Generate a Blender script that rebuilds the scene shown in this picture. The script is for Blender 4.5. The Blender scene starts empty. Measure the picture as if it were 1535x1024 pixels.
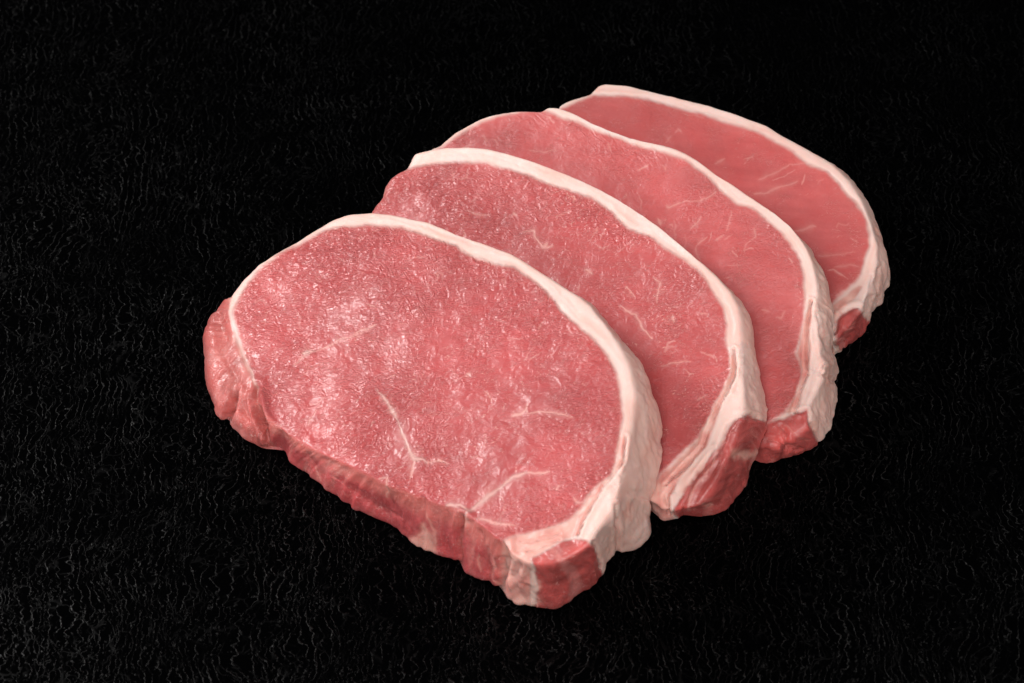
import bpy, math
import numpy as np
from mathutils import Vector

scene = bpy.context.scene
CM = 0.01

# ------------------------------------------------------------------ camera
PW, PH = 1535.0, 1024.0
ELEV = math.radians(50.0)
DIST = 62.0                                   # cm
LENS = 85.0
FPX = PW * LENS / 36.0
cam_loc = np.array([0.0, -DIST * math.cos(ELEV), DIST * math.sin(ELEV)])
FWD = -cam_loc / np.linalg.norm(cam_loc)
RIGHT = np.array([1.0, 0, 0])
UP = np.cross(RIGHT, FWD)
cd = bpy.data.cameras.new('camera')
cam = bpy.data.objects.new('camera', cd)
scene.collection.objects.link(cam)
cam.location = Vector(cam_loc * CM)
cam.rotation_euler = (math.pi / 2 - ELEV, 0, 0)
cd.lens = LENS
cd.sensor_width = 36.0
cd.clip_start = 0.01
cd.clip_end = 20.0
cd.dof.use_dof = True
cd.dof.focus_distance = 0.605
cd.dof.aperture_fstop = 22.0
scene.camera = cam

# ------------------------------------------------------------------ world, lamps, exposure
w = bpy.data.worlds.new('World')
scene.world = w
w.use_nodes = True
w.node_tree.nodes['Background'].inputs[0].default_value = (0.9, 0.95, 1, 1)
w.node_tree.nodes['Background'].inputs[1].default_value = 0.0


def softbox(name, loc, target, size, power, col=(1, 1, 1)):
    ld = bpy.data.lights.new(name, 'AREA')
    ld.shape = 'RECTANGLE'
    ld.size, ld.size_y = size[0] * CM, size[1] * CM
    ld.energy = power
    ld.color = col
    o = bpy.data.objects.new(name, ld)
    scene.collection.objects.link(o)
    l = Vector(loc) * CM
    o.location = l
    d = Vector(target) * CM - l
    o.rotation_euler = d.to_track_quat('-Z', 'Y').to_euler()
    return o


softbox('softbox_key', (-64, 24, 46), (0, 0, 1), (28, 28), 6.5, (1, 0.97, 0.95))
softbox('softbox_top', (-10, -34, 68), (0, 0, 1), (40, 30), 3.4, (1, 0.965, 0.945))
softbox('softbox_right', (58, 8, 36), (2, 0, 1), (16, 40), 1.05, (1.0, 0.96, 0.93))
softbox('softbox_left', (-70, -20, 22), (0, 0, 1), (12, 50), 0.8, (0.84, 0.92, 1))
softbox('softbox_front', (6, -76, 36), (0, 0, 1), (60, 26), 3.7, (1, 0.94, 0.90))

scene.view_settings.view_transform = 'Standard'
scene.view_settings.look = 'None'
scene.view_settings.exposure = 0.0
scene.view_settings.gamma = 1.0
scene.render.engine = 'CYCLES'

# ------------------------------------------------------------------ helpers


def unproj(u, v, zf, it=12):
    """image point -> point on the height surface zf(x, y) (cm)"""
    u = np.atleast_1d(np.asarray(u, float)); v = np.atleast_1d(np.asarray(v, float))
    d = FWD[None] + RIGHT[None] * ((u - PW / 2) / FPX)[:, None] - UP[None] * ((v - PH / 2) / FPX)[:, None]
    z = np.full(len(u), 1.5)
    for _ in range(it):
        t = (z - cam_loc[2]) / d[:, 2]
        p = cam_loc[None] + d * t[:, None]
        z = 0.5 * z + 0.5 * zf(p[:, 0], p[:, 1])
    t = (z - cam_loc[2]) / d[:, 2]
    return cam_loc[None] + d * t[:, None]


def proj(P):
    q = P - cam_loc[None]
    dz = q @ FWD
    return np.stack([PW / 2 + FPX * (q @ RIGHT) / dz, PH / 2 - FPX * (q @ UP) / dz], 1)


def _hash(i, j, k, seed):
    n = (i * 73856093) ^ (j * 19349663) ^ (k * 83492791) ^ (seed * 2654435)
    n = (n ^ (n >> 13)) * 1274126177
    n = n & 0x7fffffff
    return ((n ^ (n >> 16)) & 0xffff) / 32767.5 - 1.0


def noise(P, freq, seed=0):
    """smooth value noise about -1..1, P (n,3) in cm"""
    q = P * np.asarray(freq, float)
    f = np.floor(q).astype(np.int64)
    t = q - f
    t = t * t * t * (t * (t * 6 - 15) + 10)
    r = 0
    for a in (0, 1):
        wa = t[:, 0] if a else 1 - t[:, 0]
        for b in (0, 1):
            wb = t[:, 1] if b else 1 - t[:, 1]
            for c in (0, 1):
                wc = t[:, 2] if c else 1 - t[:, 2]
                r = r + wa * wb * wc * _hash(f[:, 0] + a, f[:, 1] + b, f[:, 2] + c, seed)
    return r


def fbm(P, freq, seed=0, oct=3):
    r, a, s = 0, 1.0, 0
    for o in range(oct):
        r = r + a * noise(P + 17.3 * o, np.asarray(freq, float) * 2 ** o, seed + o)
        s += a; a *= 0.5
    return r / s * 1.5


def sstep(a, b, x):
    t = np.clip((x - a) / (b - a), 0, 1)
    return t * t * (3 - 2 * t)


def dist_poly(Q, pl, closed=False):
    pl = np.asarray(pl, float)
    A = pl if closed else pl[:-1]
    B = np.roll(pl, -1, 0) if closed else pl[1:]
    best = np.full(len(Q), 1e18)
    for a, b in zip(A, B):
        ab = b - a
        t = np.clip(((Q - a) @ ab) / max(ab @ ab, 1e-9), 0, 1)
        d = Q - a - t[:, None] * ab
        best = np.minimum(best, (d * d).sum(1))
    return np.sqrt(best)


def thread_mask(Q, pl, wd, pulse):
    """soft tapering line along pl, only evaluated near it"""
    pl = np.asarray(pl, float)
    lo, hi = pl.min(0) - 4 * wd - 4, pl.max(0) + 4 * wd + 4
    m = ((Q > lo) & (Q < hi)).all(1)
    res = np.zeros(len(Q)); dist = np.full(len(Q), 1e3)
    if not m.any(): return res, dist
    q = Q[m]
    best = np.full(len(q), 1e9); par = np.zeros(len(q))
    L = np.r_[0, np.cumsum(np.linalg.norm(np.diff(pl, axis=0), axis=1))]
    for k in range(len(pl) - 1):
        a, b = pl[k], pl[k + 1]
        ab = b - a
        t = np.clip(((q - a) @ ab) / max(ab @ ab, 1e-9), 0, 1)
        d = np.linalg.norm(q - a - t[:, None] * ab, axis=1)
        k2 = d < best
        best[k2] = d[k2]; par[k2] = ((L[k] + t * (L[k + 1] - L[k])) / L[-1])[k2]
    w = wd * (1 - 0.65 * np.abs(2 * par - 1) ** 2.5) * pulse[m]
    res[m] = np.exp(-(best / (w * 1.1)) ** 2)
    dist[m] = best
    return res, dist


def inside(Q, pl):
    pl = np.asarray(pl, float)
    r = np.zeros(len(Q), bool)
    x, y = Q[:, 0], Q[:, 1]
    for (x1, y1), (x2, y2) in zip(pl, np.roll(pl, -1, 0)):
        c = (y1 > y) != (y2 > y)
        if c.any():
            xi = (x2 - x1) * (y - y1) / (y2 - y1 + 1e-12) + x1
            r ^= c & (x < xi)
    return r


def sd(Q, pl):
    """signed distance, positive inside"""
    d = dist_poly(Q, pl, True)
    return np.where(inside(Q, pl), d, -d)


def plane(*pts):
    """height surface through three (u, v, z)"""
    P = np.array([unproj(u, v, lambda x, y, z=z: np.full_like(x, z))[0] for u, v, z in pts])
    A = np.c_[P[:, :2], np.ones(3)]
    a, b, c = np.linalg.solve(A, P[:, 2])
    return lambda x, y: a * x + b * y + c


# ------------------------------------------------------------------ materials
def N(nt, t, **kw):
    n = nt.nodes.new(t)
    for k, v in kw.items():
        setattr(n, k, v)
    return n


def math_node(nt, op, a, b=None, clamp=False):
    n = N(nt, 'ShaderNodeMath', operation=op, use_clamp=clamp)
    for i, x in enumerate((a, b)):
        if x is None: continue
        if hasattr(x, 'links'): nt.links.new(x, n.inputs[i])
        else: n.inputs[i].default_value = x
    return n.outputs[0]


def maprange(nt, x, a, b, c=0.0, d=1.0):
    n = N(nt, 'ShaderNodeMapRange', interpolation_type='SMOOTHSTEP')
    nt.links.new(x, n.inputs[0])
    for i, v in zip((1, 2, 3, 4), (a, b, c, d)): n.inputs[i].default_value = v
    return n.outputs[0]


def meat_material(name, seed, wrinkle, sharp):
    m = bpy.data.materials.new(name)
    m.use_nodes = True
    nt = m.node_tree
    L = nt.links.new
    bs = nt.nodes['Principled BSDF']
    tc = N(nt, 'ShaderNodeTexCoord')
    mp = N(nt, 'ShaderNodeMapping')
    mp.inputs['Scale'].default_value = (100, 100, 100)
    mp.inputs['Location'].default_value = (seed * 7.3, seed * 3.1, seed * 5.7)
    L(tc.outputs['Object'], mp.inputs[0])
    co = mp.outputs[0]
    col = N(nt, 'ShaderNodeAttribute', attribute_name='tint')
    fat = N(nt, 'ShaderNodeAttribute', attribute_name='fatness')
    wr = N(nt, 'ShaderNodeAttribute', attribute_name='wrinkle')
    lean = math_node(nt, 'SUBTRACT', 1.0, fat.outputs['Fac'], True)

    def noise_tex(scale, detail=4, rough=0.55, dist=0.0, stretch=None, rot=0.0):
        v = co
        if stretch:
            q = N(nt, 'ShaderNodeMapping')
            q.inputs['Scale'].default_value = stretch
            q.inputs['Rotation'].default_value = (0, 0, rot)
            L(co, q.inputs[0]); v = q.outputs[0]
        n = N(nt, 'ShaderNodeTexNoise')
        n.inputs['Scale'].default_value = scale
        n.inputs['Detail'].default_value = detail
        n.inputs['Roughness'].default_value = rough
        n.inputs['Distortion'].default_value = dist
        L(v, n.inputs['Vector'])
        return n.outputs['Fac']
    # --- colour: mottling of the muscle, pale flecks and threads of fat
    mott = noise_tex(1.1, 5, 0.6, 0.4)
    fine = noise_tex(9, 4, 0.7, 0.6)
    worms = noise_tex(3.2, 3, 0.6, 1.8, (1.0, 1.9, 1.0), 0.5)
    ridge = math_node(nt, 'ABSOLUTE', math_node(nt, 'SUBTRACT', worms, 0.5))
    thread = maprange(nt, ridge, 0.0, 0.016, 1, 0)
    patch = maprange(nt, noise_tex(1.7, 3, 0.6), 0.50, 0.66)
    thread = math_node(nt, 'MULTIPLY', thread, patch)
    fleck = maprange(nt, noise_tex(11, 2, 0.5, 1.2, (1.0, 2.0, 1.0), -0.4), 0.60 if sharp > .5 else .66, 0.69 if sharp > .5 else .78)
    patch2 = maprange(nt, noise_tex(1.3, 3, 0.6, 0.3), 0.46, 0.62)
    fleck = math_node(nt, 'MULTIPLY', fleck, patch2)
    mark = math_node(nt, 'MAXIMUM', math_node(nt, 'MULTIPLY', thread, 0.55), math_node(nt, 'MULTIPLY', fleck, 0.62))
    mark = math_node(nt, 'MULTIPLY', mark, lean)
    mix1 = N(nt, 'ShaderNodeMix', data_type='RGBA', blend_type='MULTIPLY')
    val = math_node(nt, 'ADD', math_node(nt, 'MULTIPLY', mott, 0.26), math_node(nt, 'MULTIPLY', fine, 0.26))
    val = math_node(nt, 'ADD', val, 0.74)
    mod = N(nt, 'ShaderNodeCombineColor')
    L(math_node(nt, 'ADD', math_node(nt, 'MULTIPLY', val, 0.45), 0.55), mod.inputs[0])
    L(val, mod.inputs[1]); L(val, mod.inputs[2])
    L(math_node(nt, 'ADD', math_node(nt, 'MULTIPLY', lean, 0.8), 0.2), mix1.inputs['Factor'])
    L(col.outputs['Color'], mix1.inputs['A'])
    L(mod.outputs[0], mix1.inputs['B'])
    mix2 = N(nt, 'ShaderNodeMix', data_type='RGBA')
    L(mark, mix2.inputs['Factor'])
    L(mix1.outputs['Result'], mix2.inputs['A'])
    mix2.inputs['B'].default_value = (0.80, 0.42, 0.38, 1)
    L(mix2.outputs['Result'], bs.inputs['Base Color'])
    # --- relief
    b1 = noise_tex(2.6, 2, 0.5, 0.6)
    wrk = noise_tex(4.2, 2, 0.5, 1.6, (1.0, 2.3, 1.0), 0.55)
    wrk = math_node(nt, 'ABSOLUTE', math_node(nt, 'SUBTRACT', wrk, 0.5))
    wrk = maprange(nt, wrk, 0.0, 0.10)
    grain = noise_tex(9, 2, 0.55, 1.2, (1.0, 2.4, 1.0), 0.5)
    h = math_node(nt, 'MULTIPLY', b1, 0.3 + .2 * sharp)
    damp = maprange(nt, noise_tex(0.75, 3, 0.55, 0.3), 0.42, 0.62, 0.06, 1.0)
    wa = math_node(nt, 'ADD', math_node(nt, 'MULTIPLY', wr.outputs['Fac'], 0.22), math_node(nt, 'MULTIPLY', damp, 0.015))
    h = math_node(nt, 'ADD', h, math_node(nt, 'MULTIPLY', wrk, wa))
    h = math_node(nt, 'ADD', h, math_node(nt, 'MULTIPLY', math_node(nt, 'MULTIPLY', grain, math_node(nt, 'ADD', math_node(nt, 'MULTIPLY', wr.outputs['Fac'], 0.85), 0.14)), 0.145))
    h = math_node(nt, 'MULTIPLY', h, math_node(nt, 'ADD', math_node(nt, 'MULTIPLY', lean, 0.8), 0.2))
    h = math_node(nt, 'ADD', h, math_node(nt, 'MULTIPLY', mark, 0.2))
    bp = N(nt, 'ShaderNodeBump')
    bp.inputs['Strength'].default_value = 1.0
    bp.inputs['Distance'].default_value = 0.0006
    L(h, bp.inputs['Height'])
    L(bp.outputs[0], bs.inputs['Normal'])
    rg = math_node(nt, 'ADD', math_node(nt, 'MULTIPLY', fat.outputs['Fac'], 0.16), 0.30 if sharp > .5 else 0.36)
    L(rg, bs.inputs['Roughness'])
    bs.inputs['Specular IOR Level'].default_value = 0.36
    L(math_node(nt, 'ADD', math_node(nt, 'MULTIPLY', lean, 0.05 + .13 * sharp), 0.03), bs.inputs['Coat Weight'])
    bs.inputs['Coat Roughness'].default_value = 0.26 - 0.12 * sharp
    L(bp.outputs[0], bs.inputs['Coat Normal'])
    bs.inputs['Subsurface Weight'].default_value = 0.45
    bs.inputs['Subsurface Radius'].default_value = (1.0, 0.38, 0.28)
    bs.inputs['Subsurface Scale'].default_value = 0.0022
    return m


def table_material():
    m = bpy.data.materials.new('black_leatherette')
    m.use_nodes = True
    nt = m.node_tree
    L = nt.links.new
    bs = nt.nodes['Principled BSDF']
    bs.inputs['Base Color'].default_value = (0.0004, 0.0004, 0.0005, 1)
    tc = N(nt, 'ShaderNodeTexCoord')
    mp = N(nt, 'ShaderNodeMapping')
    mp.inputs['Scale'].default_value = (100, 100, 100)
    L(tc.outputs['Object'], mp.inputs[0])
    # slow warp makes the creases lean this way and that
    wn = N(nt, 'ShaderNodeTexNoise'); wn.inputs['Scale'].default_value = 0.35; wn.inputs['Detail'].default_value = 2
    L(mp.outputs[0], wn.inputs['Vector'])
    wv = N(nt, 'ShaderNodeVectorMath', operation='MULTIPLY_ADD')
    L(wn.outputs['Color'], wv.inputs[0]); wv.inputs[1].default_value = (1.7, 0.8, 0); L(mp.outputs[0], wv.inputs[2])

    def nz(sc, stretch, det, dist, rough=0.5):
        q = N(nt, 'ShaderNodeMapping'); q.inputs['Scale'].default_value = stretch
        L(wv.outputs[0], q.inputs[0])
        n = N(nt, 'ShaderNodeTexNoise')
        n.inputs['Scale'].default_value = sc; n.inputs['Detail'].default_value = det
        n.inputs['Roughness'].default_value = rough; n.inputs['Distortion'].default_value = dist
        L(q.outputs[0], n.inputs['Vector'])
        return n.outputs['Fac']
    def wave(sc, dist, dsc, ph, lo):
        q = N(nt, 'ShaderNodeTexWave', wave_type='BANDS', bands_direction='X')
        q.inputs['Scale'].default_value = sc; q.inputs['Distortion'].default_value = dist
        q.inputs['Detail'].default_value = 2.5; q.inputs['Detail Scale'].default_value = dsc
        q.inputs['Detail Roughness'].default_value = 0.6; q.inputs['Phase Offset'].default_value = ph
        L(wv.outputs[0], q.inputs['Vector'])
        return maprange(nt, q.outputs['Fac'], lo, 1.0)
    line = wave(1.5, 8.0, 1.6, 0.0, 0.945)
    line2 = wave(1.9, 10.0, 2.2, 2.0, 0.955)
    zone = maprange(nt, nz(0.9, (1, 1, 1), 2, 0.2), 0.44, 0.56)
    line = math_node(nt, 'MULTIPLY', line, zone)
    line2 = math_node(nt, 'MULTIPLY', line2, math_node(nt, 'SUBTRACT', 1.0, zone))
    line = math_node(nt, 'MAXIMUM', line, line2)
    brk = maprange(nt, nz(3.5, (1, .6, 1), 3, 0.3), 0.34, 0.56, 0.1, 1.0)
    brk = math_node(nt, 'MULTIPLY', brk, maprange(nt, nz(22, (1, 1, 1), 1, 0.0), 0.35, 0.6, 0.35, 1.0))
    line = math_node(nt, 'MULTIPLY', line, brk)
    vo = N(nt, 'ShaderNodeTexVoronoi', feature='DISTANCE_TO_EDGE'); vo.inputs['Scale'].default_value = 3.4
    vq = N(nt, 'ShaderNodeMapping'); vq.inputs['Scale'].default_value = (1.0, 0.5, 1.0)
    vd = N(nt, 'ShaderNodeVectorMath', operation='MULTIPLY_ADD')
    vn = N(nt, 'ShaderNodeTexNoise'); vn.inputs['Scale'].default_value = 2.5; vn.inputs['Detail'].default_value = 2
    L(mp.outputs[0], vn.inputs['Vector']); L(vn.outputs['Color'], vd.inputs[0]); vd.inputs[1].default_value = (.5, .5, 0); L(wv.outputs[0], vd.inputs[2])
    L(vd.outputs[0], vq.inputs[0]); L(vq.outputs[0], vo.inputs['Vector'])
    net = maprange(nt, vo.outputs['Distance'], 0.0, 0.05, 0.32, 0)
    net = math_node(nt, 'MULTIPLY', net, maprange(nt, nz(1.6, (1, 1, 1), 3, 0.3), 0.42, 0.6))
    line = math_node(nt, 'MAXIMUM', line, net)
    line = math_node(nt, 'MULTIPLY', line, maprange(nt, nz(0.28, (1, 1, 1), 2, 0.0), 0.3, 0.7, 0.45, 1.0))
    dots = maprange(nt, nz(12, (1, 0.8, 1), 1, 0.2), 0.66, 0.76)
    h = math_node(nt, 'ADD', math_node(nt, 'MULTIPLY', line, 1.0), math_node(nt, 'MULTIPLY', dots, 0.4))
    bp = N(nt, 'ShaderNodeBump')
    bp.inputs['Strength'].default_value = 1.0
    bp.inputs['Distance'].default_value = 0.00012
    L(h, bp.inputs['Height']); L(bp.outputs[0], bs.inputs['Normal'])
    # only the worn crests of the grain are glossy, the field between is matt
    sp = math_node(nt, 'MULTIPLY', h, 0.50, True)
    L(math_node(nt, 'ADD', sp, 0.003), bs.inputs['Specular IOR Level'])
    bs.inputs['Roughness'].default_value = 0.42
    return m


# ------------------------------------------------------------------ tabletop
def tabletop():
    import bmesh
    bm = bmesh.new()
    bmesh.ops.create_cube(bm, size=1.0)
    for v in bm.verts:
        v.co = Vector((v.co.x * 1.6, v.co.y * 1.6, (v.co.z - 0.5) * 0.03))
    bmesh.ops.bevel(bm, geom=bm.edges[:], offset=0.006, segments=3, affect='EDGES')
    me = bpy.data.meshes.new('tabletop'); bm.to_mesh(me); bm.free()
    o = bpy.data.objects.new('tabletop', me)
    scene.collection.objects.link(o)
    me.materials.append(table_material())
    o['kind'] = 'structure'
    o['label'] = 'black leather-grained surface with fine wavy creases under the meat'
    return o


tabletop()

# ------------------------------------------------------------------ the slices (traced in photograph pixels, stood on real heights)
# rim: (top u, top v, foot u, foot v, bulge); foot None = straight down
X = None
S = {}
S[4] = dict(
    H=plane((900, 150, 1.45), (1290, 330, 1.75), (1250, 470, 1.15)), T=9.0,
    rim=[(839, 157, X, X, .5), (852, 150, X, X, .5), (869, 145, X, X, .5), (886, 140, X, X, .5), (889, 137, X, X, .5), (897, 128, X, X, .6), (905, 125, X, X, .5),
         (938, 127, X, X, .5), (976, 136, X, X, .5), (1014, 146, X, X, .5), (1064, 159, X, X, .5), (1111, 174, X, X, .5), (1149, 189, X, X, .5),
         (1175, 206, X, X, .5), (1215, 229, X, X, .5), (1247, 247, 1250, 247, .5), (1272, 272, 1280, 273, .5), (1292, 300, 1304, 305, .6),
         (1306, 333, 1322, 342, .8), (1315, 365, 1331, 376, .8), (1316, 392, 1335, 408, .7), (1311, 412, 1334, 426, .7), (1307, 424, 1327, 440, .6),
         (1304, 436, 1327, 458, .6), (1296, 450, 1309, 469, .7), (1290, 462, 1301, 476, .9), (1284, 472, 1300, 490, .9), (1274, 486, 1290, 506, .9), (1262, 498, 1274, 517, .9),
         (1250, 508, 1262, 526, .9), (1235, 520, 1246, 538, .8), (1180, 540, X, X, .5), (1100, 500, X, X, .5), (1020, 430, X, X, .5), (940, 340, X, X, .5),
         (860, 260, X, X, .5), (835, 200, X, X, .5), (833, 170, X, X, .5)],
    lean=[(830, 170), (840, 160), (870, 149), (889, 141), (900, 141), (935, 144), (973, 150), (1011, 160), (1047, 170), (1082, 182), (1120, 192), (1149, 205), (1178, 221), (1199, 236),
          (1211, 247), (1222, 250), (1243, 260), (1258, 276), (1268, 291), (1282, 303), (1291, 314), (1298, 331), (1304, 350), (1304, 368), (1297, 386), (1291, 411), (1282, 426),
          (1267, 440), (1254, 452), (1240, 470), (1180, 560), (900, 400), (800, 200)],
    red=[[(1252, 488), (1258, 474), (1272, 463), (1286, 461), (1296, 476), (1306, 486), (1292, 512), (1262, 524), (1250, 514)]],
    skin=[[(1250, 458), (1268, 444), (1286, 428), (1292, 430), (1282, 448), (1262, 466), (1250, 490)]],
    pink=[],
    veins=[([(997, 214), (1008, 204)], 2), ([(1073, 246), (1088, 237)], 2), ([(1137, 271), (1160, 260), (1181, 251), (1211, 246)], 1.8), ([(1132, 293), (1150, 291), (1161, 286), (1193, 274)], 2.2),
           ([(1190, 345), (1222, 341)], 2.0), ([(1255, 445), (1270, 438)], 2.2), ([(1250, 400), (1285, 398)], 1.2), ([(1265, 500), (1284, 480)], 1.2), ([(1225, 385), (1280, 378)], 1)],
    grooves=[([(1286, 461), (1270, 465), (1258, 476), (1250, 500)], 3, .08), ([(1308, 415), (1304, 440), (1300, 465)], 3, .03), ([(1320, 400), (1314, 430), (1315, 455)], 3, .03), ([(1262, 524), (1262, 512), (1270, 505)], 2.5, .06)],
    zones=[(960, 170, 60, .4), (1200, 300, 60, .3)], tuck=400, vs=.36, wet=.25, threads=50, grain=-.25, beads=[(1310, 440, 8, .04), (1318, 420, 9, .04), (1304, 458, 7, .04), (1262, 520, 6, .04)])
S[3] = dict(
    H=plane((700, 215, 1.75), (1200, 400, 2.75), (1190, 620, 1.35)), T=9.0,
    rim=[(645, 221, X, X, .5), (660, 215, X, X, .5), (662, 211, X, X, .5), (682, 196, X, X, .5), (702, 185, X, X, .5), (724, 174, X, X, .5), (752, 165, X, X, .5), (778, 162, X, X, .5),
         (798, 163, X, X, .5), (811, 164, X, X, .5), (819, 158, X, X, .6), (832, 158, X, X, .5), (849, 162, X, X, .5), (869, 172, X, X, .5), (889, 183, X, X, .5), (914, 193, X, X, .5), (944, 203, X, X, .5),
         (988, 216, X, X, .5), (1017, 226, X, X, .5), (1046, 240, X, X, .5), (1073, 260, X, X, .5), (1105, 281, X, X, .5), (1134, 301, X, X, .5), (1163, 319, X, X, .5),
         (1186, 337, X, X, .5), (1200, 355, 1203, 356, .5), (1211, 372, 1219, 375, .5), (1219, 390, 1234, 395, .5), (1223, 410, 1245, 418, .6), (1226, 436, 1251, 450, .6), (1226, 465, 1255, 482, .5), (1228, 500, 1256, 514, .4),
         (1232, 530, 1254, 536, .4), (1237, 548, 1262, 560, .4), (1237, 562, 1257, 578, .4), (1230, 580, 1259, 599, .35), (1220, 597, 1256, 618, .35), (1212, 612, 1250, 643, .35), (1214, 628, 1240, 660, .5),
         (1206, 646, 1224, 673, .6), (1190, 655, 1200, 683, .6), (1168, 662, 1170, 690, .6), (1150, 668, 1147, 696, .6), (1130, 668, 1125, 694, .6), (1060, 640, X, X, .5), (980, 560, X, X, .5), (880, 470, X, X, .5),
         (760, 370, X, X, .5), (660, 280, X, X, .5), (640, 240, X, X, .5)],
    lean=[(640, 232), (664, 216), (684, 203), (702, 192), (724, 181), (752, 170), (778, 164), (798, 163), (815, 165), (838, 173), (866, 182), (889, 192), (928, 206), (956, 218), (976, 223), (1011, 233), (1035, 245),
          (1058, 262), (1082, 283), (1105, 304), (1120, 308), (1133, 314), (1149, 327), (1170, 345), (1186, 366), (1200, 391), (1206, 420), (1207, 449), (1207, 475), (1203, 499), (1198, 514), (1195, 529), (1203, 553),
          (1200, 576), (1192, 597), (1178, 620), (1152, 636), (1120, 660), (900, 700), (600, 300)],
    red=[[(1192, 622), (1210, 614), (1217, 640), (1228, 668), (1200, 686), (1130, 702), (1130, 650), (1150, 636)]],
    skin=[[(1207, 475), (1214, 455), (1218, 480), (1212, 514), (1210, 541), (1212, 556), (1202, 585), (1193, 620), (1178, 620), (1192, 597), (1200, 576), (1203, 553), (1195, 529), (1203, 499)]],
    pink=[],
    veins=[([(998, 309), (1004, 312), (1020, 304)], 1.8), ([(1020, 304), (1044, 300), (1062, 296), (1075, 288)], 1.1), ([(1049, 327), (1042, 336), (1035, 345)], 1.2), ([(988, 328), (990, 336)], 2.5), ([(956, 292), (962, 303), (960, 315)], 1.2),
           ([(940, 292), (935, 300)], 1.2), ([(1046, 368), (1052, 362), (1058, 358)], 1.6), ([(1045, 368), (1044, 380), (1052, 392)], 1.0), ([(1096, 318), (1092, 335), (1088, 345)], .9), ([(1133, 340), (1131, 355), (1120, 365), (1116, 378)], .9), ([(724, 202), (732, 214)], 1.5), ([(740, 205), (746, 215)], 1.5),
           ([(790, 224), (815, 228), (832, 222)], 1.0), ([(912, 212), (915, 226)], 1.1), ([(1160, 474), (1170, 476), (1176, 466)], 1.1), ([(1140, 465), (1152, 468)], 1.1),
           ([(1170, 652), (1180, 640), (1196, 654), (1212, 655)], 1), ([(992, 246), (998, 256)], 1)],
    grooves=[([(1216, 452), (1212, 480), (1212, 514), (1208, 541), (1211, 556), (1201, 585), (1193, 617)], 2.2, .09), ([(1232, 560), (1244, 566), (1256, 575)], 2.5, .05), ([(1192, 620), (1209, 616), (1217, 640), (1228, 668)], 2.5, .05),
             ([(1170, 640), (1178, 650), (1176, 668)], 3, .06), ([(1236, 548), (1228, 560)], 2, .05), ([(1225, 470), (1232, 500), (1242, 520)], 2.5, .03), ([(1150, 660), (1200, 668)], 3, .06)],
    zones=[(760, 200, 60, .6), (1060, 330, 70, .5), (1130, 400, 60, .5)], tuck=500, vs=.48, wet=.5, threads=80, grain=-.5, beads=[(1222, 462, 6, .05), (1224, 482, 8, .05), (1224, 516, 9, .07), (1230, 545, 8, .06), (1213, 556, 3, .04), (1242, 500, 8, .04), (1246, 540, 9, .05), (1222, 572, 10, .05), (1243, 470, 8, .03), (1192, 668, 8, .06), (1160, 672, 8, .06)])
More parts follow.
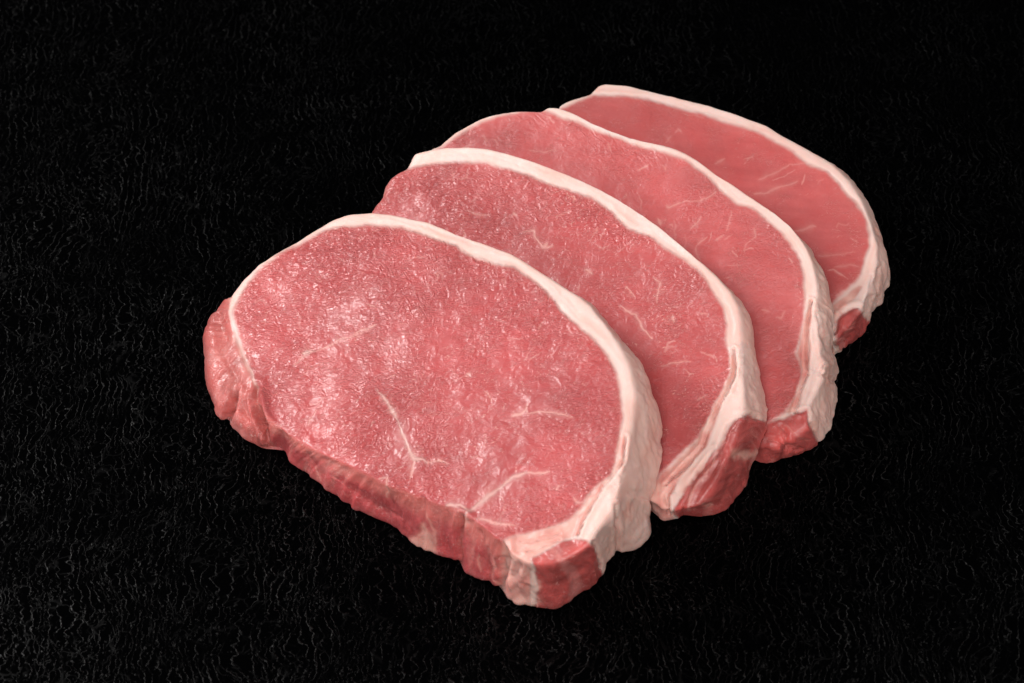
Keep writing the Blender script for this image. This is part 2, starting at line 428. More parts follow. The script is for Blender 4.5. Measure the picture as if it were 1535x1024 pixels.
S[2] = dict(
    H=plane((640, 290, 1.9), (1090, 500, 3.0), (1040, 700, 1.75)), T=9.0,
    rim=[(560, 311, X, X, .5), (575, 294, X, X, .5), (578, 278, X, X, .5), (584, 268, X, X, .5), (597, 257, X, X, .5), (610, 251, X, X, .5), (615, 240, X, X, .6), (621, 228, X, X, .6), (645, 223, X, X, .5), (668, 220, X, X, .5),
         (701, 219, X, X, .5), (730, 221, X, X, .5), (764, 230, X, X, .5), (801, 241, X, X, .5), (832, 253, X, X, .5), (866, 267, X, X, .5), (900, 282, X, X, .5), (930, 298, X, X, .5), (959, 316, X, X, .5),
         (994, 342, X, X, .5), (1023, 366, X, X, .5), (1056, 397, X, X, .5), (1076, 417, 1079, 418, .5), (1095, 440, 1101, 441, .5), (1106, 462, 1119, 462, .5), (1109, 486, 1130, 490, .6), (1111, 512, 1135, 518, .5),
         (1113, 540, 1140, 542, .4), (1115, 570, 1146, 574, .4), (1117, 600, 1151, 606, .4), (1116, 614, 1157, 620, .3), (1114, 624, 1150, 634, .5), (1111, 638, 1151, 650, .7), (1104, 660, 1143, 672, .6), (1098, 676, 1140, 688, .6),
         (1086, 702, 1128, 714, .6), (1073, 728, 1114, 744, .6), (1060, 746, 1102, 760, .6), (1048, 757, 1080, 773, .6), (1034, 762, 1057, 779, .6), (1020, 762, 1026, 777, .6), (1010, 766, 1012, 785, .7), (1000, 764, 996, 784, .8), (984, 754, 980, 771, .6),
         (950, 740, 948, 755, .6), (880, 700, X, X, .5), (780, 610, X, X, .5), (690, 520, X, X, .5), (610, 440, X, X, .5), (560, 370, X, X, .5), (555, 330, X, X, .5)],
    lean=[(540, 340), (560, 308), (575, 292), (578, 276), (584, 266), (597, 255), (611, 251), (631, 247), (659, 243), (688, 242), (718, 243), (747, 249), (775, 256), (803, 266), (832, 277), (860, 287), (890, 299), (918, 319), (943, 342),
          (975, 355), (1005, 375), (1028, 390), (1050, 409), (1072, 439), (1086, 464), (1092, 489), (1089, 511), (1093, 536), (1096, 560), (1086, 586), (1070, 610), (1057, 638), (1049, 656), (1025, 680), (990, 715), (960, 760), (800, 800), (500, 500)],
    red=[[(1112, 626), (1126, 622), (1145, 630), (1160, 640), (1150, 665), (1145, 690), (1110, 765), (1060, 790), (1020, 778), (1010, 765), (1040, 715), (1075, 672), (1092, 641), (1102, 630)]],
    skin=[[(1101, 529), (1100, 564), (1090, 588), (1082, 610), (1070, 640), (1060, 668), (1030, 705), (1004, 750), (1015, 790), (970, 790), (960, 760), (990, 715), (1025, 680), (1049, 656), (1057, 638), (1070, 610), (1086, 586), (1096, 560), (1093, 536)]],
    pink=[[(1098, 676), (1118, 676), (1145, 678), (1142, 688), (1118, 690), (1096, 686)]],
    veins=[([(928, 458), (943, 471), (953, 472), (963, 491), (979, 507)], 1.8), ([(783, 347), (800, 347), (807, 362), (813, 373), (830, 370)], 1.8), ([(813, 373), (820, 366)], 2.5), ([(875, 402), (888, 412)], 1.5), ([(843, 440), (866, 438), (870, 425)], 1.2),
           ([(940, 430), (946, 438), (954, 447)], 1.5), ([(980, 415), (988, 425), (985, 440), (984, 455)], 1.3), ([(1006, 472), (1009, 484)], 1.8), ([(992, 552), (1010, 545), (1035, 543)], 1.0), ([(1045, 600), (1060, 592)], 1.2),
           ([(1052, 755), (1066, 757)], 3), ([(1060, 700), (1046, 730), (1030, 765)], 2.0), ([(1082, 655), (1070, 690), (1052, 722)], 1.8), ([(1128, 640), (1136, 660)], 1.2), ([(835, 415), (836, 430)], 1.2), ([(700, 318), (720, 324), (735, 322)], 1.2), ([(770, 318), (775, 325)], 2)],
    grooves=[([(1101, 525), (1101, 564), (1092, 588), (1075, 617), (1060, 649), (1054, 667), (1028, 699), (999, 728)], 2.2, .09), ([(1110, 626), (1092, 641), (1077, 676), (1040, 720), (1010, 765)], 3, .05),
             ([(1114, 624), (1130, 624), (1150, 634)], 3, .06), ([(1070, 672), (1052, 700), (1024, 760)], 2.2, .05), ([(1010, 728), (1000, 745), (1004, 770)], 3, .07), ([(1085, 680), (1060, 720), (1042, 752)], 3, .03)],
    zones=[(640, 290, 75, 1.1), (730, 330, 60, .6), (960, 420, 60, .7), (1000, 480, 60, .5)], tuck=545, vs=.7, wet=.85, threads=80, grain=-.5, beads=[(1107, 522, 6, .05), (1109, 541, 5, .05), (1104, 556, 4, .04), (1110, 568, 6, .03), (1100, 590, 5, .03), (996, 776, 8, .08), (1012, 779, 6, .06), (1008, 745, 6, .05), (1128, 560, 9, .03), (1136, 590, 8, .03)])
S[1] = dict(
    H=plane((400, 480, 1.35), (930, 590, 3.7), (700, 765, 2.1)), T=9.0,
    rim=[(349, 439, X, X, .6), (364, 418, X, X, .5), (388, 395, X, X, .5), (419, 375, X, X, .5), (454, 356, X, X, .5), (477, 342, X, X, .5), (501, 327, X, X, .5), (524, 319, X, X, .5), (556, 316, X, X, .5),
         (600, 322, X, X, .5), (639, 330, X, X, .5), (690, 350, X, X, .5), (737, 367, X, X, .5), (768, 379, X, X, .5), (803, 401, X, X, .5), (848, 431, X, X, .5), (870, 446, 873, 446, .5), (887, 461, 893, 461, .5), (906, 484, 922, 490, .5),
         (927, 514, 953, 523, .6), (944, 548, 978, 556, .6), (952, 588, 990, 590, .6), (950, 624, 998, 626, .5), (945, 659, 996, 666, .4), (938, 690, 992, 700, .3), (932, 725, 985, 735, .2), (925, 752, 979, 775, .15),
         (920, 764, 981, 812, .1), (908, 782, 958, 826, .15), (897, 797, 927, 836, .3), (889, 810, 912, 852, .4), (884, 818, 906, 866, .5), (870, 829, 903, 876, .5), (858, 836, 892, 887, .5), (846, 841, 864, 898, .4), (832, 846, 850, 914, .35), (812, 849, 828, 921, .3),
         (796, 846, 800, 917, .3), (780, 841, 775, 912, .3), (768, 831, 762, 903, .3), (756, 817, 750, 889, .3), (742, 806, 735, 881, .3), (726, 792, 714, 876, .25), (712, 782, 697, 867, .25), (698, 770, 687, 848, .3),
         (682, 762, 672, 848, .3), (658, 757, 655, 842, .3), (628, 745, 616, 822, .3), (605, 736, 600, 801, .3), (582, 729, 565, 780, .35), (553, 713, 528, 765, .35), (524, 699, 500, 748, .35), (490, 684, 462, 716, .4), (458, 668, 440, 702, .4),
         (430, 650, 420, 675, .4), (410, 633, 406, 657, .5), (399, 622, 392, 657, .8), (390, 606, 376, 652, .9), (386, 594, 362, 646, .9), (385, 584, 349, 640, .9), (378, 568, 336, 628, .9), (368, 545, 320, 610, .9), (360, 522, 308, 572, .9),
         (354, 505, 304, 525, .9), (349, 482, 308, 487, .9), (346, 465, 318, 463, .9), (346, 450, 333, 445, .9)],
    lean=[(349, 470), (354, 456), (364, 433), (388, 403), (419, 380), (454, 361), (485, 346), (513, 339), (556, 336), (600, 341), (639, 351), (678, 366), (705, 380), (737, 392), (772, 401), (795, 417), (819, 437), (842, 466), (865, 487),
          (889, 507), (909, 531), (924, 558), (932, 589), (934, 624), (929, 659), (924, 692), (914, 713), (896, 728), (881, 743), (872, 763), (855, 780), (834, 788), (802, 796), (772, 803), (754, 811), (752, 850), (750, 900), (640, 900), (500, 820), (380, 680),
          (378, 600), (384, 585), (378, 566), (364, 534), (355, 507)],
    red=[[(795, 838), (812, 828), (838, 812), (860, 806), (880, 810), (892, 822), (905, 862), (912, 890), (850, 935), (800, 925), (806, 880), (800, 850)]],
    tail=[(346, 440), (345, 472), (354, 507), (364, 534), (380, 568), (386, 590), (384, 610), (400, 640), (415, 672), (300, 680), (280, 420)],
    skin=[[(929, 640), (938, 660), (936, 690), (922, 707), (905, 728), (888, 757), (876, 777), (867, 802), (838, 811), (812, 826), (795, 840), (795, 935), (750, 925), (752, 850), (754, 811), (772, 803), (802, 796), (834, 788), (855, 780), (872, 763), (881, 743), (896, 728), (914, 713), (924, 692)]],
    pink=[[(614, 822), (612, 808), (632, 802), (634, 788), (650, 800), (652, 830), (640, 842)]],
    veins=[([(563, 581), (579, 603), (592, 621), (603, 648), (614, 671), (621, 688)], 2.6), ([(612, 668), (621, 688), (634, 690)], 3.4), ([(621, 688), (643, 691), (672, 694)], 1.8), ([(621, 690), (617, 706), (612, 718)], 1.4), ([(442, 550), (456, 534), (470, 527), (501, 513), (532, 500), (563, 488)], 1.6), ([(455, 528), (472, 526)], 3),
           ([(766, 626), (779, 621), (787, 612)], 1.8), ([(787, 610), (790, 620), (807, 619), (840, 622), (862, 628)], 1.3), ([(787, 612), (790, 602)], 1.2), ([(700, 768), (715, 756), (729, 745), (749, 731), (767, 716), (787, 710)], 3.6), ([(787, 710), (808, 708), (826, 707)], 1.8), ([(771, 712), (771, 699)], 1.4), ([(670, 758), (690, 757), (704, 764)], 3),
           ([(714, 776), (743, 783), (773, 785)], 1.8), ([(702, 768), (697, 790)], 3.5), ([(567, 719), (582, 717), (579, 730), (581, 745)], 2.2), ([(348, 462), (353, 505), (364, 532), (378, 562), (386, 582)], 3.2), ([(345, 445), (348, 470)], 3),
           ([(860, 742), (866, 752), (872, 752)], 1.6), ([(832, 735), (838, 727)], 1.2), ([(805, 868), (812, 872), (808, 886)], 3.0), ([(782, 914), (793, 917), (803, 916)], 3.5), ([(842, 917), (853, 911)], 2.5), ([(800, 880), (806, 900), (803, 914)], 2.4), ([(737, 868), (745, 872), (749, 882)], 2.4), ([(735, 825), (742, 850), (738, 866)], 2.0), ([(716, 830), (720, 858)], 1.6), ([(640, 770), (652, 800), (650, 822)], 1.8), ([(470, 700), (480, 722)], 1.4), ([(690, 800), (694, 830)], 2.0), ([(550, 455), (562, 462)], 1.8), ([(634, 787), (632, 800), (616, 812)], 3), ([(700, 560), (707, 565)], 1.5), ([(725, 585), (735, 600), (738, 612)], 1.1)],
    grooves=[([(938, 655), (936, 690), (922, 707), (905, 728), (888, 757), (876, 777), (867, 802)], 2.0, .08), ([(386, 580), (384, 600), (393, 628), (404, 648)], 4, .12), ([(354, 588), (346, 608), (341, 636)], 4.5, .17), ([(385, 600), (390, 622), (402, 655)], 4.5, .22), ([(330, 470), (335, 530), (350, 560)], 7, .07), ([(372, 600), (366, 612), (374, 630)], 4, .06), ([(356, 560), (350, 590)], 4, .06), ([(694, 776), (688, 812), (690, 850)], 4, .14), ([(754, 813), (756, 845), (751, 890)], 5, .10),
             ([(923, 757), (926, 792), (926, 836)], 2.6, .10),
             ([(632, 745), (636, 790), (628, 830)], 5, .05), ([(580, 730), (590, 765)], 4, .03), ([(780, 812), (806, 808), (838, 800)], 1.8, .03), ([(790, 826), (812, 818), (838, 808)], 1.8, .03), ([(720, 800), (730, 840), (734, 878)], 5, .05), ([(452, 660), (475, 710)], 4, .03), ([(889, 812), (902, 856)], 2.5, .05), ([(500, 715), (560, 758), (610, 780)], 4, .03)],
    zones=[(430, 520, 120, .65), (520, 420, 110, .8), (560, 640, 120, .7), (660, 470, 70, .6), (790, 480, 80, .8), (880, 620, 60, .7), (600, 700, 70, .9), (690, 560, 60, .5)], tuck=630, vs=.82, wet=1.0, threads=90, grain=-.5, beads=[(935, 672, 4, .03), (937, 688, 4, .04), (932, 704, 5, .05), (927, 718, 5, .05), (912, 735, 6, .04), (765, 850, 8, .08), (782, 862, 7, .06), (763, 878, 8, .07), (782, 888, 8, .07), (776, 906, 7, .06), (806, 885, 5, .06), (808, 912, 6, .05), (795, 905, 5, .05), (704, 772, 7, .06), (628, 816, 12, .06), (655, 834, 9, .05), (640, 800, 8, .04)])

ZERO = lambda x, y: np.zeros_like(x)
NT, NR, NW, NB = 1150, 150, 46, 10

C_LEAN = np.array([0.435, 0.078, 0.081])
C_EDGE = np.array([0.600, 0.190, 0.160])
C_RED = np.array([0.430, 0.082, 0.076])
C_FAT = np.array([0.735, 0.520, 0.470])
C_SKIN = np.array([0.650, 0.320, 0.275])
C_TAIL = np.array([0.440, 0.105, 0.095])


def smooth_loop(A, n):
    for _ in range(n):
        A = 0.25 * np.roll(A, 1, 0) + 0.5 * A + 0.25 * np.roll(A, -1, 0)
    return A


def build_slice(idx, label, mat):
    d = S[idx]
    H = d['H']
    below = S.get(idx + 1)

    def SF(x, y):
        z = np.zeros_like(x)
        if below is not None:
            q = np.stack([x, y], 1)
            s = sd(q, below['foot2d'])
            z = np.maximum(z, (below['H'](x, y) + 0.05) * sstep(-0.25, 0.15, s))
        return z
    rim = d['rim']
    Tp = unproj([r[0] for r in rim], [r[1] for r in rim], H)
    cen = Tp[:, :2].mean(0)
    Bp = Tp.copy()
    for i, r in enumerate(rim):
        if r[2] is None:
            o = Tp[i, :2] - cen; o /= np.linalg.norm(o)
            Bp[i, :2] += o * 0.04
            Bp[i, 2] = min(SF(Bp[i:i + 1, 0], Bp[i:i + 1, 1])[0], Tp[i, 2] - 0.35)
        else:
            b = unproj([r[2]], [r[3]], SF, 40)[0]
            b[2] = min(b[2], Tp[i, 2] - 0.3)
            Bp[i] = b
    seen = np.array([0.0 if r[2] is None else 1.0 for r in rim])
    bul = np.array([r[4] for r in rim])
    K = np.empty_like(Tp)
    for i, r in enumerate(rim):
        Ti, Bi, b = Tp[i], Bp[i].copy(), bul[i]
        o = Ti[:2] - cen; o /= np.linalg.norm(o)
        mid = 0.5 * (Ti + Bi)
        c2 = mid[:2] * (1 - b) + (Bi[:2] + 0.05 * (Bi[:2] - Ti[:2])) * b
        cz = mid[2] * (1 - b) + (Ti[2] - 0.15 * (Ti[2] - Bi[2])) * b
        K[i] = (0.09 * np.array([o[0], o[1], 0]) if r[2] is None else 0) + 0.25 * Ti + 0.5 * np.array([c2[0], c2[1], cz]) + 0.25 * Bi
        if r[2] is not None:
            tb = proj(Tp[i:i + 1])[0]; bb = np.array([r[2], r[3]], float)
            cpx = proj(np.array([[cen[0], cen[1], Ti[2]]]))[0]
            op = (tb - cpx) / np.linalg.norm(tb - cpx)

            def at_px(f, zz):
                q_ = tb + f * (bb - tb)
                return unproj([q_[0]], [q_[1]], lambda x, y: np.full_like(x, zz))[0]
            # visible foot: gentle bulge, never beyond the traced outline
            K1, B1 = K[i].copy(), Bi.copy()
            over = (proj(K1[None])[0] - bb) @ op
            w1 = float(sstep(-1.0, 2.0, np.array(over)))
            if w1 > 0:
                kb = at_px(0.92, Ti[2] - 0.42 * (Ti[2] - Bi[2]))
                if (kb[:2] - cen) @ o < (Bi[:2] - cen) @ o:
                    B1[:2] = B1[:2] * (1 - w1) + (kb[:2] + o * 0.05) * w1
                    B1[2] = min(SF(B1[None, 0], B1[None, 1])[0], Ti[2] - 0.3)
                K1 = K1 * (1 - w1) + w1 * (0.75 * kb + 0.125 * Ti + 0.125 * B1)
            # side turned away from the lens: tuck the foot under
            w2 = float(1 - sstep(d['tuck'] - 50, d['tuck'] + 30, np.array(tb[1]))) if tb[0] > cpx[0] else 0.0
            if w2 > 0:
                kb = at_px(0.95, Ti[2] - (0.5 - 0.22 * b) * (Ti[2] - Bi[2]))
                B2 = Bi.copy()
                if Bi[1] > kb[1]: B2[:2] = kb[:2] + o * 0.05
                B2[2] = min(SF(B2[None, 0], B2[None, 1])[0], Ti[2] - 0.3)
                K2 = 0.75 * kb + 0.125 * Ti + 0.125 * B2
                K1 = K1 * (1 - w2) + K2 * w2
                B1 = B1 * (1 - w2) + B2 * w2
            K[i], Bp[i] = K1, B1
    D = np.c_[Tp, Bp, seen, bul, K]
    D = np.vstack([D, D[:1]])
    seg = 0.6 * np.linalg.norm(np.diff(D[:, :3], axis=0), axis=1) + 0.4 * np.linalg.norm(np.diff(D[:, 3:6], axis=0), axis=1)
    s = np.r_[0, np.cumsum(seg)]
    t = np.linspace(0, s[-1], NT, endpoint=False)
    E = np.stack([np.interp(t, s, D[:, k]) for k in range(D.shape[1])], 1)
    E = smooth_loop(E, 7)
    E[:, 3:6] = smooth_loop(E[:, 3:6], 6)
    E[:, 8:11] = smooth_loop(E[:, 8:11], 6)
    T, B, seen, bul, K = E[:, :3], E[:, 3:6], E[:, 6], E[:, 7], E[:, 8:11]
    T[:, 2] = H(T[:, 0], T[:, 1])
    d['foot2d'] = B[::12, :2] if False else np.where((np.linalg.norm(B[::12, :2] - cen, axis=1) > np.linalg.norm(T[::12, :2] - cen, axis=1))[:, None], B[::12, :2], T[::12, :2])
    # rows: centre -> rim -> wall -> underside
    rows = []
    for r in np.linspace(0.012, 1, NR):
        P = np.empty((NT, 3))
        P[:, :2] = cen + r * (T[:, :2] - cen)
        P[:, 2] = H(P[:, 0], P[:, 1])
        rows.append(P)
    # ragged foot: little tags and notches along the visible lower edge
    p0 = np.r_[0, np.cumsum(np.linalg.norm(np.diff(B, axis=0), axis=1))]
    q0 = np.stack([p0, p0 * 0, p0 * 0 + idx * 3.3], 1)
    rag = (0.055 * fbm(q0, (2.6, 1, 1), 101, 3) + 0.035 * np.clip(noise(q0, (5.5, 1, 1), 102), 0, 1)) * seen
    oo = B[:, :2] - cen; oo /= np.linalg.norm(oo, axis=1, keepdims=True)
    B[:, :2] += oo * rag[:, None]; K[:, :2] += oo * (0.6 * rag)[:, None]
    Kc = (K - 0.125 * T - 0.125 * B) / 0.75
    for q in np.linspace(0, 1, NW + 1)[1:]:
        rows.append((1 - q) ** 3 * T + 3 * q * (1 - q) * Kc + q ** 3 * B)
    for q in np.linspace(0, 1, NB + 1)[1:]:
        P = np.empty((NT, 3))
        rr = 1 - 0.985 * q
        P[:, :2] = cen + rr * (B[:, :2] - cen)
        P[:, 2] = np.minimum(SF(P[:, 0], P[:, 1]), H(P[:, 0], P[:, 1]) - 0.4) - 0.02 * min(1, 4 * q)
        rows.append(P)
    G = np.stack(rows)                                       # (R, NT, 3)
    R = len(G)
    # round the rim and the foot: smooth along the profile there
    base = G.copy()
    w_ = np.zeros(R)
    w_[NR - 8:NR + 10] = 1.0
    w_[NR + NW - 8:NR + NW + 2] = 0.8
    for _ in range(9):
        A = G.copy()
        A[1:-1] = 0.25 * G[:-2] + 0.5 * G[1:-1] + 0.25 * G[2:]
        G = G + (A - G) * w_[:, None, None]
    base = G.copy()

    def normals(G):
        du = np.empty_like(G); du[1:-1] = G[2:] - G[:-2]; du[0] = G[1] - G[0]; du[-1] = G[-1] - G[-2]
        dv = np.roll(G, -1, 1) - np.roll(G, 1, 1)
        n = np.cross(dv, du)
        n /= np.linalg.norm(n, axis=2, keepdims=True) + 1e-12
        if n[:NR].mean((0, 1))[2] < 0: n = -n
        return n
    nrm = normals(G)
    P = G.reshape(-1, 3)
    rowi = np.repeat(np.arange(R), NT)
    seenv = np.tile(seen, R)
    uv = proj(P)
    # unseen walls and the underside take the material of the rim above them
    Tuv = proj(T + 0 * T)
    out = Tuv - Tuv.mean(0); out /= np.linalg.norm(out, axis=1, keepdims=True)
    Tuv2 = np.tile(Tuv - 1.0 * out, (R, 1))
    wall = rowi >= NR
    blend = ((seenv < 0.5) & wall) | (rowi > NR + NW)
    uv = np.where(blend[:, None], Tuv2, uv)
    off = P + idx * 31.7
    per = np.r_[0, np.cumsum(np.linalg.norm(np.diff(T, axis=0), axis=1))]
    perv = np.tile(per, R)
    # ---- region masks (feathered with noise)
    n_med = fbm(off, 2.2, 5, 3); n_fine = fbm(off, 7.0, 9, 3)
    uvw = uv + np.stack([n_med, fbm(off, 2.2, 77, 3)], 1) * 1.6
    topm = 1 - sstep(NR - 4, NR + 4, rowi.astype(float))
    s_lean = sd(uvw, d['lean'])
    ang_w = fbm(np.stack([perv, s_lean / 90.0, perv * 0 + idx], 1), (5.5, 1.5, 1), 81, 2)
    lean = sstep(-3.2, 5.5, s_lean + 0.5 * n_fine + 0.5 * ang_w + 1.4 * fbm(off, 1.1, 82, 2))
    s_red = np.full(len(P), -999.0)
    for pl in d['red']: s_red = np.maximum(s_red, sd(uvw, pl))
    red = sstep(-2, 3, s_red + 1.5 * n_fine)
    s_skin = np.full(len(P), -999.0)
    for pl in d['skin']: s_skin = np.maximum(s_skin, sd(uvw, pl))
    skin = sstep(-2, 2, s_skin)
    tail = np.zeros(len(P)); s_tail = np.full(len(P), -999.0)
    if 'tail' in d:
        s_tail = sd(uvw, d['tail'])
        tail = sstep(-2, 2, s_tail)
    pk = np.zeros(len(P))
    for pl in d['pink']: pk = np.maximum(pk, sstep(-6, 7, sd(uvw, pl) + 3 * n_fine))
    vein = np.zeros(len(P)); vpart = np.zeros(len(P), int)
    uvv = uv + np.stack([fbm(off, 3.5, 15, 3), fbm(off, 3.5, 25, 3)], 1) * 2.8
    pulse = np.clip(0.95 + 0.75 * fbm(off, 2.8, 29, 2), 0.35, 1.7)
    for pl, wd in d['veins']:
        r_, dd = thread_mask(uvv, pl, wd, pulse)
        halo, _d = thread_mask(uvv, pl, wd * 2.6, pulse)
        vein = np.maximum(vein, np.maximum(r_ * min(1.0, 0.50 + wd * 0.2), .30 * halo) * d['vs'])
        if wd >= 2.6: vpart[(dd < wd * 1.1) & (vpart == 0)] = d['veins'].index((pl, wd)) + 1
    # many short random threads of marbling
    rng = np.random.default_rng(idx)
    lp = np.array(d['lean'], float); lo, hi = lp.min(0), lp.max(0)
    for _ in range(d.get('threads', 70)):
        c0 = lo + rng.random(2) * (hi - lo)
        if sd(c0[None], d['lean'])[0] < 8: continue
        ang = rng.normal(d.get('grain', -0.35), 0.7); st = rng.uniform(4, 9)
        pl = [c0]
        for _k in range(rng.integers(2, 5)):
            ang += rng.normal(0, .6)
            pl.append(pl[-1] + st * np.array([math.cos(ang), math.sin(ang)]))
        r_, dd = thread_mask(uvv, pl, rng.uniform(.8, 1.4), pulse)
        vein = np.maximum(vein, r_ * rng.uniform(.15, .5))
    # ---- colour of the flesh, with a glow painted along the rim
    # long strands down the cut sides
    side = fbm(np.stack([perv, P[:, 2], perv * 0 + idx], 1), (4.0, .8, 1), 38, 3)
    mus = np.clip(lean * (1 - tail), 0, 1)
    col = np.tile(C_FAT, (len(P), 1))
    blot = fbm(off, 0.55, 41, 3)
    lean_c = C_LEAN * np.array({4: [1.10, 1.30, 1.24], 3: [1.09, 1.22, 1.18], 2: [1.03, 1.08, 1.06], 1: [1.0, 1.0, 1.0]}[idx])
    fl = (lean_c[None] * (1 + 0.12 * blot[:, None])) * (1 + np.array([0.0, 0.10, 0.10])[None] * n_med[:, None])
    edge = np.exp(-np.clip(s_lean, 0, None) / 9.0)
    membrane_glow = sstep(NR - 5, NR + 1, rowi.astype(float)) * (1 - sstep(NR + 5, NR + 20, rowi.astype(float))) * (seenv > .5)  # thin membrane at the rim, its translucent glow painted into the colour
    fl = fl + (C_EDGE - lean_c) * np.clip(0.25 * edge + 0.6 * membrane_glow, 0, 1)[:, None]
    fibre = fbm(off @ np.array([[1, .3, 0], [-.3, 1, 0], [0, 0, 1.]]), (1.2, 5.0, 3.0), 61, 3)
    fl *= (1 + 0.06 * fibre)[:, None]
    sw = sstep(NR, NR + 5, rowi.astype(float)) * sstep(.0, .9, side) * .55
    fl = fl * (1 - sw[:, None]) + np.array([.64, .25, .22]) * sw[:, None]
    ftc = C_FAT[None] * (1 + np.array([0.02, 0.05, 0.07])[None] * fbm(off, 1.5, 52, 3)[:, None])
    blush = sstep(.15, .9, fbm(off, 0.9, 91, 3)) * 0.5
    ftc = ftc * (1 - blush[:, None]) + (ftc * np.array([1, .80, .76])) * blush[:, None]
    wallf = sstep(NR - 3, NR + 6, rowi.astype(float))
    strand_c = fbm(np.stack([perv * .5, s_lean / 59.0 + .06 * n_med, perv * 0 + idx], 1), (1.2, 8, 1), 74, 2)
    ftc = ftc * (1 - wallf[:, None] * (1 - np.array([1.0, .92, .89])[None]))
    crk = np.exp(-(np.abs(fbm(off * np.array([1, 1, .5]), 1.9, 93, 3)) / .05) ** 2) * sstep(-.1, .5, fbm(off, 1.0, 94, 2))
    ftc = ftc * (1 - (crk * wallf)[:, None] * np.array([.10, .26, .28])[None])
    ftc = ftc * (1 - np.clip(strand_c, 0, 1)[:, None] * np.array([.04, .12, .14])[None])
    col = ftc
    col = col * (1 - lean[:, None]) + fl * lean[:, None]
    sk = C_SKIN[None] * (1 + np.array([.14, .38, .38])[None] * fbm(off, (3, 3, 2), 33, 3)[:, None])
    col = col * (1 - skin[:, None]) + sk * skin[:, None]
    tl = C_TAIL[None] * (1 + 0.25 * fbm(off, 1.6, 34, 3)[:, None])
    pale = sstep(.1, .8, fbm(off, (1.6, 1.6, 1.6), 36, 3)) * .5
    tl = tl * (1 - pale[:, None]) + np.array([.66, .27, .25]) * pale[:, None]
    col = col * (1 - tail[:, None]) + tl * tail[:, None]
    rd = C_RED[None] * (1 + 0.42 * fbm(off, 1.8, 35, 3)[:, None])
    pale = sstep(.2, .8, fbm(np.stack([perv, P[:, 2], perv * 0 + idx], 1), (3.6, .7, 1), 37, 3)) * .6
    rd = rd * (1 - pale[:, None]) + np.array([.62, .22, .20]) * pale[:, None]
    col = col * (1 - red[:, None]) + rd * red[:, None]
    col = col * (1 - 0.75 * pk[:, None]) + C_FAT * np.array([1, .74, .68]) * 0.75 * pk[:, None]
    vs = 0.92 * vein * np.clip(lean + skin + red + tail, 0, 1)
    col = col * (1 - vs[:, None]) + (C_FAT * (np.array([.98, .80, .78])[None] * (1 - wallf[:, None] * np.array([.05, .25, .28])[None]))) * vs[:, None]
    fatness = np.clip((1 - lean) * (1 - skin * .3) * (1 - red) * (1 - tail) + vs + .6 * pk, 0, 1)
    # ---- relief
    muscle_top = mus * topm
    wetz = 1.1 * np.exp(-np.clip(s_lean, 0, None) / 40.0)
    for zx, zy, zr, za in d['zones']:
        wetz = np.maximum(wetz, za * np.exp(-(((uv[:, 0] - zx) ** 2 + (uv[:, 1] - zy) ** 2) / zr ** 2)))
    wetz = np.clip(wetz * (0.75 + 0.9 * fbm(off, 1.1, 95, 3)) + .04, 0, 1.2) * d['wet']
    disp = 0.045 * fbm(off, 0.45, 3, 2) + 0.012 * fbm(off, 1.6, 4, 2)
    near = np.exp(-np.clip(s_lean, 0, None) / 38.0)
    wrk = np.abs(fbm(off + 0.35 * n_med[:, None], (5.2, 5.2, 5.2), 8, 2))
    disp += muscle_top * 0.022 * wetz * (0.6 - 1.6 * np.clip(wrk, 0, .7))
    disp += muscle_top * 0.007 * n_fine * wetz
    PR = np.stack([perv + 0.35 * n_med + .12 * n_fine, s_lean / 59.0 + idx * 9 + .2 * n_med, perv * 0 + idx], 1)
    rad = 1 - 2.2 * np.clip(np.abs(fbm(PR, (3.6, 1.3, 1), 71, 2)), 0, .45)
    patchy = sstep(-.35, .45, fbm(off, .8, 73, 2))
    disp += muscle_top * 0.022 * d['wet'] * patchy * np.exp(-np.clip(s_lean, 0, None) / 30.0) * rad
    FS = np.stack([perv * .5, s_lean / 59.0 + .06 * n_med, perv * 0 + idx], 1)
    strand = fbm(FS, (1.2, 9, 1), 72, 2)
    disp += (1 - lean) * (1 - skin) * topm * 0.008 * strand
    # walls: soft vertical folds and lumps
    PV = off * np.array([1, 1, 0.45])
    wl = wallf * (1 - fatness)
    PS = np.stack([perv, P[:, 2], perv * 0 + idx], 1)
    disp += wl * (0.045 * fbm(PV, 1.3, 12, 2) + 0.020 * fbm(PS, (4.5, 1.1, 1), 13, 3) + 0.017 * fbm(PS, (11, 2.4, 1), 23, 2))
    wf = wallf * fatness
    disp += wf * (0.035 * fbm(PV, 1.1, 14, 3) - 0.026 * np.abs(fbm(PV, 2.6, 16, 3)) + .012 * fbm(PV, 7, 17, 2))
    disp += (1 - lean) * topm * (0.008 * fbm(off, 3.5, 18, 3))
    disp += skin * (0.016 * fbm(off, 4.0, 19, 2) + wallf * 0.12 * (0.3 - np.abs(fbm(PV, 2.4, 20, 2))))
    disp += 0.010 * vs
    uvg = uv + np.stack([n_med, n_fine], 1) * 1.2
    gp = np.clip(1 + .9 * fbm(off, 2.0, 83, 2), .3, 1.6)
    for pl, wd, dep in d['grooves']:
        g, dd = thread_mask(uvg, pl, wd, gp)
        g = g * (~blend)
        disp -= dep * g * gp
        disp += 0.35 * dep * np.exp(-((dd - 2.4 * wd) / (1.3 * wd)) ** 2) * (~blend)
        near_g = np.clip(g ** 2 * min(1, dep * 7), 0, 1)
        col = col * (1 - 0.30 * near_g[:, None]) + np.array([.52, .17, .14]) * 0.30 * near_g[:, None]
    for bu, bv, br, bh in d.get('beads', []):
        dd = np.linalg.norm(uvg - [bu, bv], axis=1)
        bh *= .65
        disp += bh * np.exp(-(dd / br) ** 2) * (~blend)
        disp -= .25 * bh * np.exp(-((dd - 1.6 * br) / (.4 * br)) ** 2) * (~blend)
    under = rowi > NR + NW - 2
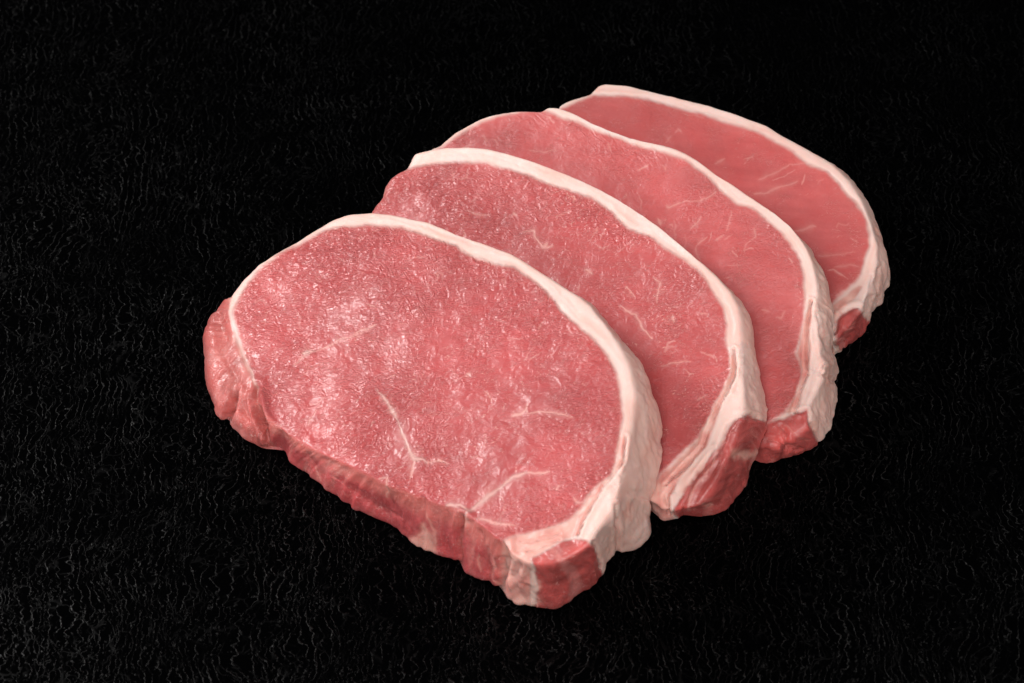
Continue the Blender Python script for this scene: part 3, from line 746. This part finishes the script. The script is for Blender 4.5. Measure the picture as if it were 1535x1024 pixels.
    disp[under] *= 0.0
    foot = sstep(NR + NW, NR + NW - 10, rowi.astype(float)) if False else np.clip((NR + NW - rowi) / 10.0, 0, 1)
    disp = np.where(wall, disp * (0.35 + 0.65 * foot), disp)
    P2 = P + nrm.reshape(-1, 3) * disp[:, None]
    P2[:, 2] = np.maximum(P2[:, 2], 0.004)
    # profile-wise nose of wrinkle strength
    wrinkle = np.clip(muscle_top * wetz + (1 - topm) * .35 * (1 - fatness), 0, 1.2)
    # ---- to mesh
    G2 = P2.reshape(R, NT, 3)
    n2 = normals(G2).reshape(-1, 3)
    cen_t = G2[0].mean(0); cen_b = G2[-1].mean(0)
    V = np.vstack([P2, cen_t[None], cen_b[None]])
    n2 = np.vstack([n2, [[0, 0, 1.]], [[0, 0, -1.]]])
    attr = np.c_[col, fatness, wrinkle]
    attr = np.vstack([attr, attr[:NT].mean(0)[None], attr[-NT:].mean(0)[None]])
    i = np.arange(R - 1)[:, None] * NT; j = np.arange(NT)[None]
    jn = (j + 1) % NT
    F = np.stack([i + j, i + NT + j, i + NT + jn, i + jn], 2).reshape(-1, 4)
    # orient outward
    a, b, c = V[F[:, 0]], V[F[:, 1]], V[F[:, 2]]
    fn = np.cross(b - a, c - a)
    if (fn * n2[F[:, 0]]).sum() < 0: F = F[:, ::-1]
    flip = (fn * n2[F[:, 0]]).sum() < 0
    # face labels
    def fmean(x): return x[F].mean(1)
    names = ['fat_cap', 'lean_meat', 'connective_tissue', 'end_muscle', 'front_muscle']
    lab = np.zeros(len(F), int)
    sv = lambda x: np.r_[x, x[0], x[-1]]
    lab[fmean(sv(s_lean)) > 0] = 1
    lab[fmean(sv(s_skin)) > 0] = 2
    lab[fmean(sv(s_tail)) > 0] = 3
    lab[fmean(sv(s_red)) > 0] = 4
    vq = sv(vpart)[F]
    vf = (vq.min(1) == vq.max(1)) & (vq[:, 0] > 0) & (lab == 1)
    for k in np.unique(vq[vf, 0]):
        if (vf & (vq[:, 0] == k)).sum() > 60:
            lab[vf & (vq[:, 0] == k)] = len(names)
            names.append('fat_seam')
    # underside belongs to the eye of the meat
    frow = np.repeat(np.arange(R - 1), NT)
    tri_top = np.stack([np.full(NT, R * NT), np.arange(NT), (np.arange(NT) + 1) % NT], 1)
    tri_bot = np.stack([np.full(NT, R * NT + 1), (R - 1) * NT + (np.arange(NT) + 1) % NT, (R - 1) * NT + np.arange(NT)], 1)
    if np.cross(V[tri_top[0, 1]] - V[tri_top[0, 0]], V[tri_top[0, 2]] - V[tri_top[0, 0]])[2] < 0:
        tri_top = tri_top[:, ::-1]; tri_bot = tri_bot[:, ::-1]
    lab[frow > NR + NW] = 1
    org = np.array([cen[0], cen[1], 0.0])
    root = bpy.data.objects.new('pork_loin_slice', None)
    scene.collection.objects.link(root)
    root.location = Vector(org * CM)
    root.empty_display_size = 0.02
    root['label'] = label
    root['category'] = 'meat slice'
    root['group'] = 'overlapping raw pork loin slices'
    Vl = (V - org[None]) * CM
    for k, nm in enumerate(names):
        fs = F[lab == k]
        if len(fs) < 12: continue
        tris = np.vstack([tri_top, tri_bot]) if k == 1 else np.zeros((0, 3), int)
        used = np.unique(np.r_[fs.ravel(), tris.ravel()])
        remap = np.full(len(V), -1); remap[used] = np.arange(len(used))
        me = bpy.data.meshes.new(nm)
        loops = np.r_[remap[fs].ravel(), remap[tris].ravel()].astype(np.int32)
        sizes = np.r_[np.full(len(fs), 4), np.full(len(tris), 3)]
        starts = np.r_[0, np.cumsum(sizes)[:-1]].astype(np.int32)
        me.vertices.add(len(used)); me.vertices.foreach_set('co', Vl[used].astype(np.float32).ravel())
        me.loops.add(len(loops)); me.loops.foreach_set('vertex_index', loops)
        me.polygons.add(len(sizes)); me.polygons.foreach_set('loop_start', starts)
        me.update(calc_edges=True)
        me.validate()
        me.polygons.foreach_set('use_smooth', np.ones(len(me.polygons), bool))
        for an, arr in (('fatness', attr[used, 3]), ('wrinkle', attr[used, 4])):
            at = me.attributes.new(an, 'FLOAT', 'POINT'); at.data.foreach_set('value', arr.astype(np.float32))
        ca = me.color_attributes.new('tint', 'FLOAT_COLOR', 'POINT')
        ca.data.foreach_set('color', np.c_[np.clip(attr[used, :3], 0, 1), np.ones(len(used))].astype(np.float32).ravel())
        me.normals_split_custom_set_from_vertices(n2[used])
        me.materials.append(mat)
        o = bpy.data.objects.new(nm, me)
        scene.collection.objects.link(o)
        o.parent = root
    # how clear of the slice below?
    if below is not None:
        g = H(T[:, 0], T[:, 1]) - below['H'](T[:, 0], T[:, 1])
        ins = inside(T[:, :2], below['foot2d'])
        print('slice', idx, 'gap over next', g[ins].min(), g[ins].max(), 'z', T[:, 2].min(), T[:, 2].max())
    else:
        print('slice', idx, 'z', T[:, 2].min(), T[:, 2].max())


LABELS = {
    4: 'farthest raw pork slice, lying flat under the others, with smooth flesh',
    3: 'third raw pork slice from the front, with curled white threads and squared pink end',
    2: 'raw pork slice directly behind the front one, striped red lobe at its foot',
    1: 'front raw pork slice lying on top, seen whole with a red tail lobe at left',
}
for k, (wr, sh) in {4: (.1, .06), 3: (.34, .26), 2: (.8, .55), 1: (1.2, 1.0)}.items():
    build_slice(k, LABELS[k], meat_material('raw_pork', k, wr, sh))
